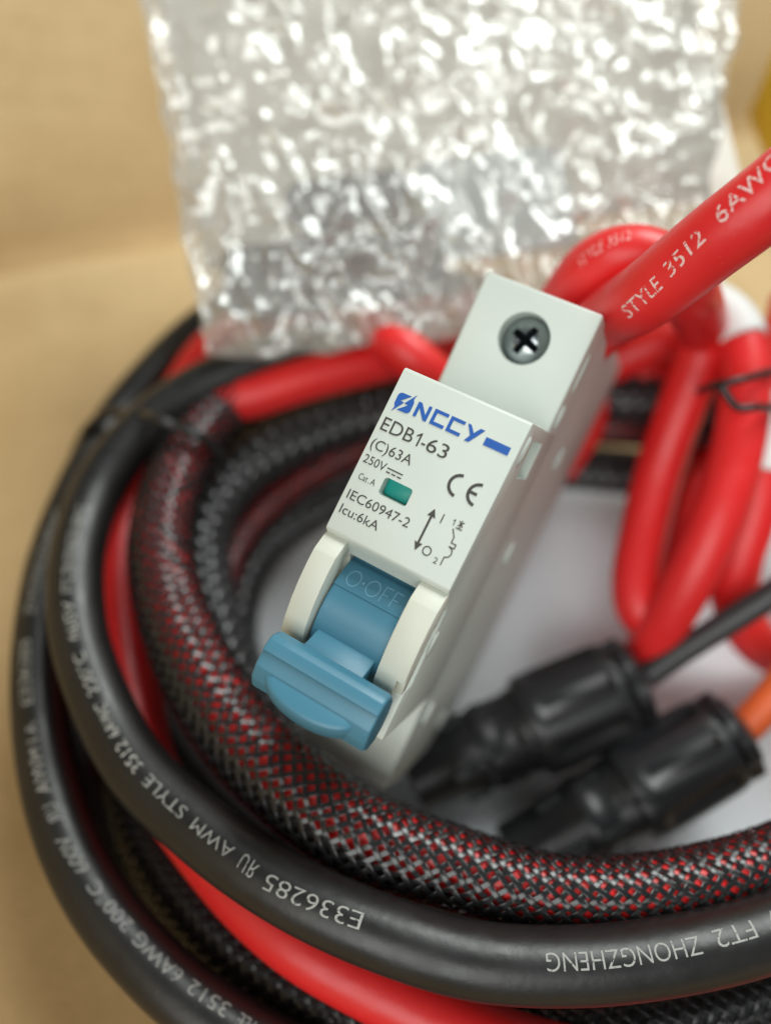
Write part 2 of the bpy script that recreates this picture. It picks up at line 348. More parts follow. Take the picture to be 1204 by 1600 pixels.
cD, _ = cable('red_cable', pD, 4.35, 'red', 'red cable leaving the frayed end of the braided sleeve at the back')
msk = pS.s > 60
pI = Path.__new__(Path); lo = np.clip((pS.r - 4.8) / 1.5, 0, 1)
pI.set(pS.c + outw * sgn * (0.4 + 2.2 * lo)[:, None] - np.array([0, 0, 1.0]) * (0.3 + 1.2 * lo)[:, None], 3.2 + 0.6 * lo)
cI, _ = cable('black_cable', pI.sub(55, 190), 3.5, 'black', 'black cable inside the red-showing braided sleeve')
# stray filaments at the cut end of the sleeve
e0 = pS.c[0]; t0 = -pS.T[0]
fr_v, fr_f = [], []
for i in range(44):
    a = 2 * math.pi * i / 44 + rng.normal(0, .08); n0 = math.cos(a) * pS.N[0] + math.sin(a) * pS.B[0]
    q = Path([e0 - t0 * 1.5 + n0 * 5.1, e0 + t0 * rng.uniform(.8, 2) + n0 * 5.3, e0 + t0 * rng.uniform(2, 4.5) + n0 * rng.uniform(5.2, 6.4) + rng.normal(0, .4, 3)], .16, step=.8, sm=0)
    sg_ = 5; aa = np.linspace(0, 2 * math.pi, sg_ + 1)[:-1]
    V = (q.c[:, None] + .16 * (np.cos(aa)[None, :, None] * q.N[:, None] + np.sin(aa)[None, :, None] * q.B[:, None])).reshape(-1, 3); o0 = len(fr_v)
    fr_f += [[o0 + i_ * sg_ + j, o0 + i_ * sg_ + (j + 1) % sg_, o0 + (i_ + 1) * sg_ + (j + 1) % sg_, o0 + (i_ + 1) * sg_ + j] for i_ in range(len(q.c) - 1) for j in range(sg_)]; fr_v += V.tolist()
tag(mesh('frayed_end', fr_v, fr_f, 'strand', sv), None, None, kind='stuff')

M['strand_lit'] = mat('lit_braid_strand', (0.035, 0.035, 0.038), 0.28, spec=0.7)  # paler copy of the black strand, its lit sheen put into the colour
def sleeve(pts, r, label, inner='black', n=16, ns=2, ds=.45, pitch=38., width=.64, wav=.14, m='strand'):
    p = Path(pts, r, sm=40); e = tag(bpy.data.objects.new('braided_sleeve', None), label, 'cable sleeve', 'braided sleeves'); C.objects.link(e)
    b_ = braid_mesh(p, 'braid', e, n=n, ns=ns, ds=ds, pitch=pitch, width=width, wav=wav); b_.data.materials[0] = M[m]
    q = Path.__new__(Path); q.set(p.c, np.maximum(p.r - .12, 1)); q.tube('core', inner, e, seg=20); return p
sleeve(pz([(1170, 640, 30), (1060, 625, 30), (960, 620, 30), (830, 605, 31), (700, 620, 32), (600, 640, 32), (510, 664, 31), (435, 696, 31), (375, 736, 30), (332, 792, 29), (315, 870, 27), (335, 980, 26), (380, 1090, 25), (470, 1190, 24)]), 4.9,
       'black braided sleeve below the bare red cable at the inner back of the coil', n=7, width=1.7, wav=.55, pitch=24., m='strand_lit')
sleeve(pz([(1180, 765, 11), (1080, 752, 11), (980, 738, 11), (850, 725, 12), (700, 708, 15), (600, 738, 15), (520, 772, 14), (450, 815, 13), (400, 862, 12), (368, 930, 11), (362, 1010, 10), (395, 1110, 10)]), 4.9,
       'lowest black braided sleeve next to the white paper at the back of the coil', n=7, width=1.7, wav=.55, pitch=24., m='strand_lit')
sleeve(pz([(1150, 690, 20), (1000, 672, 21), (850, 665, 22), (700, 672, 22), (600, 690, 22), (520, 722, 21), (450, 765, 20), (400, 810, 20), (365, 860, 19), (345, 930, 18), (350, 1010, 17)]), 3.6,
       'thin braided sleeve with red core between two black sleeves at the back', inner='red')
sleeve(pz([(170, 1150, 14), (200, 1250, 17), (250, 1345, 20), (320, 1435, 22), (400, 1508, 23), (500, 1568, 24), (620, 1612, 25), (750, 1632, 26), (880, 1628, 27), (1000, 1610, 28), (1110, 1588, 28), (1204, 1562, 28), (1330, 1520, 28)], post=[(100, 4, 27), (117, 34, 25), (116, 70, 22)]), 5.0,
       'black braided sleeve under the red cable along the bottom edge', ns=3, ds=.35)
# lower turns that carry the coil
cable('red_cable', np.vstack([at(1180, 600, 30), at(1090, 590, 32), at(1010, 585, 32), at(930, 595, 30), at(860, 600, 28)]), 4.6, 'red', 'red cable below the level one at the right side of the breaker', sm=16)
for k_, (pts_, lb_) in enumerate([
    ([(800, 590, 19), (700, 588, 19), (600, 600, 19), (510, 622, 19), (430, 658, 19), (370, 700, 19), (325, 760, 18), (300, 830, 17), (295, 920, 16)], 'black cable in the dark gap behind the upper braided sleeve at the back'),
    ([(1300, 1590, 17), (1000, 1680, 17), (700, 1672, 17), (480, 1585, 17), (335, 1485, 17), (230, 1382, 17), (163, 1275, 17), (125, 1170, 17), (106, 1060, 17), (105, 960, 17), (122, 860, 17), (175, 750, 17), (250, 650, 18), (330, 580, 18), (450, 520, 18)], 'black cable low in the coil, glimpsed in the gap between the two printed black cables'),
    ([(1300, 1500, 22), (1050, 1500, 24), (800, 1495, 24), (600, 1432, 24), (450, 1345, 24), (345, 1265, 23), (275, 1180, 22), (240, 1110, 22), (222, 1020, 22), (222, 930, 22), (240, 840, 22), (285, 750, 22), (350, 680, 23)], 'black cable under the braided sleeve, glimpsed beside the inner red cable'),
    ([(1300, 1530, 6), (1000, 1610, 6), (700, 1570, 6), (500, 1470, 6), (380, 1370, 6), (290, 1260, 6), (235, 1150, 6), (205, 1040, 6), (200, 940, 6), (215, 840, 6), (260, 740, 6), (330, 660, 6), (450, 600, 6)], 'black cable lying on the box floor under the whole coil')]):
    cable('black_cable', pz(pts_), RC, 'black', lb_)

# plastic tie round the coil on the left
tp = Path([at(118, 705, 27), at(136, 672, 36), at(165, 648, 39), at(205, 645, 43), at(240, 652, 51), at(275, 668, 50.5), at(305, 676, 50.5), at(335, 700, 46), at(352, 728, 36), at(360, 752, 26)], 1.05, step=.4, sm=12)
tie = tag(tp.tube('cable_tie', 'tie', seg=10), 'thin black plastic tie around the cables at the left of the coil', 'cable tie', 'ties round the cables')

# ------------------------------------------------------------------ circuit breaker
Rm = np.array([[0.85755, -0.40014, 0.32326], [0.43137, 0.90174, -0.02814], [-0.28024, 0.16358, 0.94589]]); tm = np.array([2.427, -18.508, 97.973])
c2wM = np.array([[1, 0, 0], [0, -sp, cp], [0, -cp, -sp]])            # camera (right, down, forward) to world
# local axes: x across the label, y up the label, z out of the label
Bloc = c2wM @ Rm @ np.diag([1, -1, -1]); Bpos = c2wM @ tm + np.array([0, 0, HCAM])
def m2w(x, y, z): return Bpos + Bloc @ np.array([x, -y, z])
base_l = np.array([9, -62.5, -62.0]); Borg = Bpos + Bloc @ base_l      # the Empty stands at the foot of the breaker
brk = bpy.data.objects.new('circuit_breaker', None); C.objects.link(brk)
brk.matrix_world = Matrix.Translation(Vector(Borg * MM)) @ Matrix(Bloc.tolist()).to_4x4()
tag(brk, 'white single-pole circuit breaker with blue toggle standing tilted in the coil', 'circuit breaker')
def L(p): p = np.asarray(p, float); return np.c_[p[:, 0], -p[:, 1], p[:, 2]] - base_l
def bpart(name, v, f, m, parent=brk, smooth=True): return mesh(name, L(v), f, m, parent, smooth)
def prism(name, prof, x0, x1, m, parent=brk):
    n = len(prof); v = [(x0, y, z) for y, z in prof] + [(x1, y, z) for y, z in prof]
    f = [list(range(n))[::-1], [n + i for i in range(n)]] + [[i, (i + 1) % n, n + (i + 1) % n, n + i] for i in range(n)]
    return bpart(name, v, f, m, parent, False)
def boxv(x0, x1, y0, y1, z0, z1):
    v = [(x, y, z) for x in (x0, x1) for y in (y0, y1) for z in (z0, z1)]
    return v, [[0, 1, 3, 2], [4, 6, 7, 5], [0, 4, 5, 1], [2, 3, 7, 6], [0, 2, 6, 4], [1, 5, 7, 3]]
def cyl(cx, cy, r, z0, z1, n=48):
    a = np.linspace(0, 2 * math.pi, n + 1)[:-1]; v = [(cx + r * math.cos(t), cy + r * math.sin(t), z) for z in (z0, z1) for t in a]
    return v, [list(range(n)), list(range(n, 2 * n))] + [[i, (i + 1) % n, n + (i + 1) % n, n + i] for i in range(n)]
SL = 3.4 / 22.6; TOP, BOT, SH1, SH2, BK = -17.4, 62.4, -15.7, -21.2, -62.0
# rear body: narrower by the shoulders, flaring out a little towards the back
secs = [(0.12, 17.88, None), (0.0, 18.0, -20.5), (-0.75, 18.75, -25), (-0.9, 18.9, -60)]
def rear():
    v, f = [], []
    P = [(TOP, SH1), (46.0, SH1), (46.0, SH2), (BOT, SH2)]
    prof_f = [(TOP, SH1), (44.0, SH1), (44.0, SH2), (BOT, SH2)]
    rows = []
    # outline in y along several depths; left and right side by mirror
    for xi, xo, z in [(0.1, 17.9, 'f'), (0.1, 17.9, -22.5), (-0.55, 18.55, -26.5), (-0.7, 18.7, -45), (-0.7, 18.7, BK)]:
        if z == 'f': ring = [(TOP, SH1), (44.0, SH1), (44.0, SH2), (BOT, SH2)]
        else: ring = [(TOP, z), (44.0, z), (44.0, z), (BOT, z)]
        rows.append(([(xi, y, zz) for y, zz in ring], [(xo, y, zz) for y, zz in ring]))
    bm = bmesh.new(); G = [[[bm.verts.new(p) for p in side] for side in r] for r in rows]
    def q(*a):
        a = [x for i, x in enumerate(a) if x not in a[:i]]
        try: bm.faces.new(a)
        except ValueError: pass
    f0 = G[0]; q(f0[0][0], f0[0][1], f0[1][1], f0[1][0]); q(f0[0][1], f0[0][2], f0[1][2], f0[1][1]); q(f0[0][2], f0[0][3], f0[1][3], f0[1][2])
    for a, b in zip(G[:-1], G[1:]):
        for s in (0, 1):
            for i in (0, 1, 2): q(a[s][i], a[s][i + 1], b[s][i + 1], b[s][i])
        q(a[0][0], a[1][0], b[1][0], b[0][0]); q(a[0][3], a[1][3], b[1][3], b[0][3])
    l = G[-1]; q(l[0][0], l[0][1], l[1][1], l[1][0]); q(l[0][2], l[0][3], l[1][3], l[1][2]); 
    bmesh.ops.remove_doubles(bm, verts=bm.verts, dist=1e-5); bmesh.ops.dissolve_degenerate(bm, edges=bm.edges, dist=1e-5)
    v = [tuple(p.co) for p in bm.verts]; bm.verts.index_update(); f = [[p.index for p in fc.verts] for fc in bm.faces]; bm.free(); return v, f
hs = bpart('housing', *rear(), 'white', smooth=False); bevel(hs, 0.4, 3, 25)
cut(hs, bpart('c', *cyl(9.1, -10.55, 3.72, SH1 - 9, SH1 + 3), 'white'))
# front block: label face, slope to the toggle slot, platform
fb_prof = [(0.0, -0.35), (0.12, -0.1), (0.4, 0.05), (22.45, 3.36), (22.7, 3.2), (23.5, 1.9), (26.0, -1.2), (37.0, -1.2), (37.4, 1.55), (44.4, 1.45), (44.7, 1.2), (44.7, -30), (0.0, -30)]
fb = prism('front_block', fb_prof, 0.0, 18.0, 'white'); bevel(fb, 0.22, 2, 28)
cut(fb, bpart('c', *boxv(3.4, 13.95, 24.9, 44.0, -14, 12), 'white'))
def rrect(x0, x1, y0, y1, r, n=6):
    P = []
    for cx, cy, a0 in ((x1 - r, y1 - r, 0), (x0 + r, y1 - r, 90), (x0 + r, y0 + r, 180), (x1 - r, y0 + r, 270)):
        P += [(cx + r * math.cos(math.radians(a0 + 90 * i / n)), cy + r * math.sin(math.radians(a0 + 90 * i / n))) for i in range(n + 1)]
    return P
def plate(poly, z0, z1):
    n = len(poly); v = [(x, y, z0) for x, y in poly] + [(x, y, z1) for x, y in poly]
    return v, [list(range(n)), list(range(n, 2 * n))] + [[i, (i + 1) % n, n + (i + 1) % n, n + i] for i in range(n)]
cut(fb, bpart('c', *plate(rrect(4.25, 8.3, 13.45, 15.85, .45), -1.2, 6), 'white'))      # indicator window
cut(fb, bpart('c', *boxv(16.6, 19, 1.9, 7.3, -14.5, -6.2), 'white'))                     # pocket in the side
fl_ = bpart('indicator_flag', *plate(rrect(4.3, 8.25, 13.5, 15.8, .4), -0.6, 0.55), 'green'); bevel(fl_, .1, 2)
# cheeks beside the toggle
ck = [(23.3, 1.0), (23.15, 2.5), (23.7, 3.1), (25.4, 4.3), (27.5, 4.75), (30, 4.95), (32.5, 4.85), (35, 4.45), (37.0, 3.8), (37.9, 3.2), (38.1, 1.0), (38.1, 0.8)]
for x0, x1 in ((0.0, 3.3), (14.05, 18.0)):
    c_ = prism('cheek', ck, x0 + .01, x1, 'cream'); bevel(c_, .18, 2, 22)
    if x0 > 5:      # crescent-shaped relief cut in the outer side
        a = np.linspace(0, 2 * math.pi, 41)[:-1]; v = [(x, 35.5 + 8.6 * math.cos(t), -1.3 + 5.6 * math.sin(t)) for x in (16.95, 19.5) for t in a]; n = 40
        cut(c_, bpart('c', v, [list(range(n)), list(range(n, 2 * n))] + [[i, (i + 1) % n, n + (i + 1) % n, n + i] for i in range(n)], 'cream'))
        c2_ = prism('cheek_side', [(26.8, .9), (27.2, 2.2), (30.5, 3.3), (34.5, 3.3), (37.6, 2.1), (37.9, .9)], 16.9, 17.85, 'cream'); bevel(c2_, .12, 2)
# seam lines, side bosses
def dome(name, y, z, x, ry, rz, h, parent=brk, m='white'):
    a = np.linspace(0, 2 * math.pi, 25)[:-1]; v, f = [], []
    for k_, (s_, hh) in enumerate([(1, 0), (.93, .45), (.7, .85), (.35, 1)]): v += [(x + h * hh, y + ry * s_ * math.cos(t), z + rz * s_ * math.sin(t)) for t in a]
    v.append((x + h, y, z))
    for k_ in range(3): f += [[k_ * 24 + i, k_ * 24 + (i + 1) % 24, (k_ + 1) * 24 + (i + 1) % 24, (k_ + 1) * 24 + i] for i in range(24)]
    f += [[72 + i, 72 + (i + 1) % 24, 96] for i in range(24)]
    o = bpart(name, v, f, m, parent); fix_normals(o); return o
for y, z, x, ry, rz, h in [(3.5, -2.6, 17.95, 2.0, 1.3, .45), (31, -2.2, 17.95, 1.9, 1.3, .35), (19.8, -28.5, 18.5, 2.2, 1.8, .7), (-2.6, -19.0, 17.85, 2.0, 1.6, .6), (48.6, -25.0, 18.3, 2.2, 1.6, .6), (-9.5, -20, 17.85, 3.2, 1.0, .4), (56, -44, 18.65, 2.2, 2, .6), (3.0, -34, 18.65, 2.2, 2, .6)]:
    dome('side_boss', y, z, x, ry, rz, h)
# terminal screw with cross slot
R0 = 3.55; v, f = [], []; n = 48; a = np.linspace(0, 2 * math.pi, n + 1)[:-1]
zs = SH1 - 3.2
rg = [(R0, -2.0), (R0, 0), (3.42, .35), (3.1, .8), (2.6, 1.25), (2.0, 1.6), (1.4, 1.82), (.7, 1.95)]
for r_, z_ in rg: v += [(9.1 + r_ * math.cos(t), -10.55 + r_ * math.sin(t), zs + z_) for t in a]
v.append((9.1, -10.55, zs + 1.98)); f = [[k_ * n + i, k_ * n + (i + 1) % n, (k_ + 1) * n + (i + 1) % n, (k_ + 1) * n + i] for k_ in range(len(rg) - 1) for i in range(n)]
f += [[(len(rg) - 1) * n + i, (len(rg) - 1) * n + (i + 1) % n, len(rg) * n] for i in range(n)] + [list(range(n))]
scw = bpart('terminal_screw', v, f, 'steel'); fix_normals(scw)
for ang in (20, 110):
    ca, sa = math.cos(math.radians(ang)), math.sin(math.radians(ang))       # tapering groove
    v = [(x, y, z) for x in (-2.2, 2.2) for y, z in ((-.75, zs + 3), (.75, zs + 3), (.5, zs + 1.4), (0.02, zs - 1.2), (-.5, zs + 1.4))]
    f = [[0, 1, 2, 3, 4], [9, 8, 7, 6, 5]] + [[k, (k + 1) % 5, 5 + (k + 1) % 5, 5 + k] for k in range(5)]
    cut(scw, bpart('c', [(9.1 + x * ca - y * sa, -10.55 + x * sa + y * ca, z) for x, y, z in v], f, 'steel'))
v, f = cyl(9.1, -10.55, 3.71, SH1 - 6.5, SH1 - 5.8); bpart('clamp_plate', v, f, 'steel', smooth=False)
# toggle: drum, raised lettering band, neck, bar and thumb rest
tg = bpy.data.objects.new('toggle', None); link(tg, brk)
yc, zc, rd = 33.4, -6.0, 9.0
arc = [(yc + rd * math.sin(math.radians(t)), zc + rd * math.cos(math.radians(t))) for t in np.linspace(-66, 62, 26)]
dr = prism('drum', arc + [(yc + 5, -12.5), (yc - 5, -12.5)], 3.55, 13.8, 'blue', tg); bevel(dr, .1, 1, 40)
rb = rd + .16; arc2 = [(yc + rb * math.sin(math.radians(t)), zc + rb * math.cos(math.radians(t))) for t in np.linspace(-57, -29, 10)]
bd = prism('lettering_band', arc2 + [(y, z - .6) for y, z in arc2[::-1]], 3.57, 13.78, 'blue', tg); bevel(bd, .05, 1, 40)
rim_ = [(yc + (rd + .1) * math.sin(math.radians(t)), zc + (rd + .1) * math.cos(math.radians(t))) for t in (-64, -62, -60)]
bevel(prism('rim', rim_ + [(y, z - .6) for y, z in rim_[::-1]], 3.57, 13.78, 'blue', tg), .05, 1)
nk = [(34.6, 1.5), (35.4, 3.4), (36.0, 4.2), (38.2, 8.4), (42.0, 8.0), (41.0, 2.0), (38, 0)]
bevel(prism('neck', nk, 4.4, 13.2, 'blue', tg), .25, 2, 20)
bar_p = [(36.4, 6.6), (36.5, 8.2), (37.0, 9.0), (38.4, 9.7), (38.7, 9.35), (40.5, 9.9), (42.4, 9.6), (43.8, 8.5), (44.3, 6.8), (43.6, 5.0), (42, 4.0), (39.5, 4.0), (37.5, 4.8)]
bv, bf, nn = [], [], len(bar_p); cyb = np.mean(bar_p, 0)
xs = [(1.0, .93), (1.2, .98), (1.5, 1.0), (4, 1.0), (9, 1.0), (14, 1.0), (17.2, 1.0), (17.5, .98), (17.7, .93)]
for x_, s_ in xs: bv += [(x_, cyb[0] + (y - cyb[0]) * s_, cyb[1] + (z - cyb[1]) * s_) for y, z in bar_p]
bf = [[i * nn + j, i * nn + (j + 1) % nn, (i + 1) * nn + (j + 1) % nn, (i + 1) * nn + j] for i in range(len(xs) - 1) for j in range(nn)] + [list(range(nn))[::-1], [(len(xs) - 1) * nn + j for j in range(nn)]]
br_ = bpart('bar', bv, bf, 'blue', tg); bevel(br_, .07, 2, 20); shade(br_, 28)
# thumb rest: a half-moon fin standing out of the bar
d_ = np.array([0.74, 0.67]); o_ = np.array([41.2, 7.6]); pn = np.array([-0.67, 0.74])
hv, hf = [], []; ta = np.linspace(0, math.pi, 33)
lay = [(-1.9, .80), (-1.4, .93), (-.6, 1.0), (.6, 1.0), (1.45, .97), (1.75, .92), (1.95, .80)]
for th_, s_ in lay:
    for t in ta:
        e = max(0.0, 3.9 * math.sin(t) ** .8) * s_; y_, z_ = o_ + d_ * e + pn * th_ * 1.0; hv.append((9.2 - 6.9 * s_ * math.cos(t), y_, z_))
m_ = len(ta)
hf = [[i * m_ + j, i * m_ + j + 1, (i + 1) * m_ + j + 1, (i + 1) * m_ + j] for i in range(len(lay) - 1) for j in range(m_ - 1)] + [list(range(m_))[::-1], [(len(lay) - 1) * m_ + j for j in range(m_)]]
tr_ = bpart('thumb_rest', hv, hf, 'blue', tg); fix_normals(tr_); shade(tr_, 40)
# embossed O-OFF on the band
def flat_text(name, s, x0, y0, x1, hgt, m, parent=brk, weight=0.0, zf=None, slant=0.0, thick=0):
    """letters from x0 to x1 with baseline y0 (label mm)"""
    bm = text_mesh(s, weight); vv = np.array([q.co[:2] for q in bm.verts]); ff = [[q.index for q in p.verts] for p in bm.faces]; bm.free()
    X = x0 + (x1 - x0) * vv[:, 0] / vv[:, 0].max(); Y = y0 - vv[:, 1] * hgt; Z = zf(X, Y) if zf else SL * Y + .045 + 0 * X
    return bpart(name, np.c_[X, Y, Z], ff, m, parent, False)
M['emboss_highlight'] = mat('highlight_blue', (0.15, 0.35, 0.48), 0.3)  # highlight on the raised letters, painted as a paler blue
zband = lambda X, Y: zc + np.sqrt(np.maximum((rb + .05) ** 2 - (Y - yc) ** 2, 0))
def ring_text(strokes, name, m, parent, zf, wdt):
    """thin raised strokes along polylines"""
    v, f = [], []
    for pl in strokes:
        pl = np.array(pl, float); t = np.gradient(pl, axis=0); t /= np.linalg.norm(t, axis=1)[:, None] + 1e-9; nrm = np.c_[-t[:, 1], t[:, 0]] * wdt / 2; o0 = len(v)
        for p, q in zip(pl, nrm): v += [(*(p + q), 0), (*(p - q), 0)]
        f += [[o0 + 2 * i, o0 + 2 * i + 1, o0 + 2 * i + 3, o0 + 2 * i + 2] for i in range(len(pl) - 1)]
    v = np.array(v); v[:, 2] = zf(v[:, 0], v[:, 1]); return bpart(name, v, f, m, parent, False)
el = lambda cx, cy, rx, ry: [(cx + rx * math.cos(t), cy + ry * math.sin(t)) for t in np.linspace(0, 2 * math.pi, 33)]
lin = lambda a, b: [(a[0] + (b[0] - a[0]) * t, a[1] + (b[1] - a[1]) * t) for t in np.linspace(0, 1, 5)]
yb0, yb1 = 26.55, 28.35; ymid = (yb0 + yb1) / 2
ring_text([el(5.6, ymid, .9, .88), el(8.5, ymid, .9, .88), lin((9.95, yb0), (9.95, yb1)), lin((9.95, yb0), (10.95, yb0)), lin((9.95, ymid), (10.75, ymid)),
           lin((11.45, yb0), (11.45, yb1)), lin((11.45, yb0), (12.45, yb0)), lin((11.45, ymid), (12.25, ymid)), lin((6.85, ymid - .1), (7.2, ymid - .1)), lin((6.85, ymid + .05), (7.2, ymid + .05))], 'lettering', 'emboss_highlight', tg, zband, .15)

# print on the label
def T(s, x0, y0, x1, h, w=0.0): return flat_text('printed_text', s, x0, y0, x1, h, 'ink', weight=w)
T('EDB', .7, 8.4, 5.2, 1.75); T('-', 6.5, 8.4, 7.05, 1.75); T('63', 7.25, 8.4, 10.15, 1.75)
poly_one = lambda x, y, h: [(x + .42 * h, y), (x + .29 * h, y), (x + .29 * h, y - .78 * h), (x + .05 * h, y - .62 * h), (x + .05 * h, y - .74 * h), (x + .33 * h, y - h), (x + .42 * h, y - h)]
T('(C)63A', .55, 10.95, 6.45, 1.3); T('250V', .55, 13.0, 3.75, 1.1); T('Cat', 1.0, 15.2, 2.3, .82); T('.', 2.48, 15.2, 2.6, .82); T('A', 2.75, 15.2, 3.42, .82)
T('IEC60947-2', .72, 18.0, 9.75, 1.22); T('Icu:6kA', .68, 20.05, 6.35, 1.2); T('2', 14.5, 20.35, 15.05, .75)
zl = lambda X, Y: SL * Y + .045
def poly(name, P, m='ink'): 
    P = np.array(P, float); return bpart(name, np.c_[P, zl(P[:, 0], P[:, 1])], [list(range(len(P)))], m, brk, False)
def strokes(name, S_, wdt, m='ink'): return ring_text(S_, name, m, brk, zl, wdt)
poly('printed_text', poly_one(5.45, 8.4, 1.75)); poly('printed_text', poly_one(14.5, 15.2, .8))
strokes('current_mark', [lin((3.95, 12.38), (6.2, 12.38)), lin((3.98, 12.88), (4.58, 12.88)), lin((4.78, 12.88), (5.38, 12.88)), lin((5.58, 12.88), (6.18, 12.88))], .17)
arcp = lambda cx, cy, r, a0, a1: [(cx + r * math.cos(math.radians(t)), cy + r * math.sin(math.radians(t))) for t in np.linspace(a0, a1, 30)]
strokes('conformity_mark', [arcp(13.3, 10.6, 1.32, 92, 268), arcp(15.95, 10.64, 1.32, 92, 268), lin((14.7, 10.64), (15.75, 10.64))], .40)
poly('arrow', [(11.83, 14.35), (12.4, 15.45), (11.98, 15.4), (11.98, 18.95), (12.4, 18.9), (11.85, 20.0), (11.3, 18.9), (11.68, 18.95), (11.68, 15.4), (11.26, 15.45)])
strokes('switch_marks', [lin((13.2, 14.45), (13.2, 15.65)), el(13.27, 19.4, .52, .55)], .16)
strokes('circuit_symbol', [lin((14.95, 15.55), (15.55, 16.45)), lin((15.55, 16.42), (15.55, 17.2)), lin((15.5, 17.2), (16.25, 17.2)), lin((16.2, 17.15), (16.2, 17.75)), lin((16.25, 17.72), (15.45, 17.72)), arcp(15.5, 18.42, .68, -90, 90), lin((15.55, 19.05), (15.55, 20.2)),
                           lin((15.3, 14.35), (15.95, 15.0)), lin((15.95, 14.35), (15.3, 15.0)), lin((15.62, 14.2), (15.62, 15.3)), lin((15.2, 15.3), (16.05, 15.3))], .15)
ul = [(1.35, 3.05), (2.7, 3.02), (1.55, 4.05), (2.1, 4.12), (.98, 5.75), (1.15, 5.05), (.92, 4.6), (.9, 3.5), (1.05, 3.2)]
poly('logo_letter', ul, 'logo'); poly('logo_letter', [(4.24 - x, 8.3 - y) for x, y in ul], 'logo')
poly('logo_letter', [(3.82, 5.15), (3.82, 3.2), (4.3, 3.2), (5.32, 4.45), (5.32, 3.2), (5.76, 3.2), (5.76, 5.2), (5.3, 5.2), (4.26, 3.95), (4.26, 5.15)], 'logo')
for x_ in (6.2, 8.5): poly('logo_letter', [(x_, 3.15), (x_ + 1.98, 3.15), (x_ + 1.98, 3.58), (x_ + .45, 3.58), (x_ + .45, 4.72), (x_ + 1.95, 4.72), (x_ + 1.95, 5.17), (x_, 5.17)], 'logo')
poly('logo_letter', [(10.78, 3.18), (11.25, 3.18), (11.95, 4.0), (12.5, 3.18), (13.15, 3.15), (11.85, 5.25), (11.2, 5.3), (11.65, 4.45)], 'logo')
poly('logo_bar', [(13.6, 3.78), (16.95, 3.78), (16.95, 4.84), (13.6, 4.84)], 'logo')

# ------------------------------------------------------------------ red cables at the breaker and on the right
T0 = m2w(12.0, -12.0, -36); T1 = m2w(14.2, -16.0, -33); T2 = m2w(17.6, -20.2, -28.0)
cP, pP = cable('red_cable', np.vstack([T0, T1, T2, atd(1000, 468, 106), atd(1050, 430, 101), atd(1105, 384, 97), atd(1155, 347, 94), atd(1204, 309, 92), atd(1270, 255, 90), atd(1370, 170, 92), atd(1500, 90, 100)]), 4.7, 'red',
               'red cable with white printing rising from the top terminal to the right', sm=20)
for s_, a, b in [('STYLE', (975, 490), (1028, 440)), ('3512', (1040, 425), (1096, 365)), ('6AWG', (1118, 340), (1216, 242))]:
    wrap_text(pP, cP, s_, a, b, 1.9 if s_ != '6AWG' else 2.2, 'print_red', 0.006)
cR, pR = cable('red_cable', np.vstack([m2w(14, 6, -76), m2w(15, -8, -74), atd(868, 520, 138), atd(895, 458, 127), atd(928, 418, 120), atd(975, 398, 117), atd(1030, 410, 117), atd(1072, 455, 120), at(1094, 510, 56), at(1092, 560, 50), at(1062, 640, 42), at(1030, 730, 34), at(1005, 830, 28), at(992, 910, 25), at(1002, 962, 23),
               at(1035, 955, 21), at(1062, 890, 19), at(1085, 800, 18), at(1110, 700, 17)]), 4.7, 'red', 'red cable looping behind the breaker top and down beside the thick red strand', sm=20)
wrap_text(pR, cR, 'STYLE 3512', (903, 412), (985, 366), 1.8, 'print_red')
cT, pT = cable('red_cable', np.vstack([at(1075, 470, 56), at(1100, 480, 56), at(1126, 492, 56), at(1150, 525, 55), at(1162, 580, 53), at(1160, 650, 50), at(1142, 740, 46), at(1112, 830, 41), at(1068, 920, 33), at(1022, 1000, 22), at(985, 1060, 10), at(960, 1100, 5.5), at(935, 1130, 5)]), 4.6, 'red',
               'thick red strand with a white end sleeve, tied with black wire', sm=16)
k0 = pT.s[0]; wt = pT.sub(0, 13.5); wt.r = np.full(len(wt.c), 5.3); wt.tube('end_sleeve', 'white_tube', cT)
cV, pV = cable('red_cable', np.vstack([at(1240, 470, 50), at(1225, 540, 48), at(1205, 620, 45), at(1190, 720, 42), at(1172, 810, 36), at(1150, 880, 30), at(1150, 950, 22), at(1190, 1010, 14), at(1260, 1040, 8)]), 4.6, 'red', 'red cable at the right edge with a white tag', sm=16)
wv = pV.sub(24, 39); wv.r = np.full(len(wv.c), 4.85); wv.tube('white_tag', 'white_tube', cV)
cable('red_cable', np.vstack([at(1300, 560, 40), at(1180, 535, 42), at(1110, 525, 43), at(1050, 528, 43), at(1000, 545, 41), at(940, 572, 37), at(860, 590, 34)]), 4.6, 'red', 'red cable passing level behind the right side of the breaker', sm=16)
tw = Path([at(1092, 612, 52), at(1110, 603, 57), at(1135, 598, 60), at(1170, 590, 60), at(1215, 580, 56), at(1240, 600, 50), at(1215, 634, 54), at(1180, 636, 59), at(1152, 638, 59), at(1138, 622, 60), at(1126, 604, 61)], .7, step=.4, sm=6)
tag(tw.tube('wire_tie', 'tie', seg=10), 'black wire tie twisted around the red strands at the right', 'cable tie', 'ties round the cables')

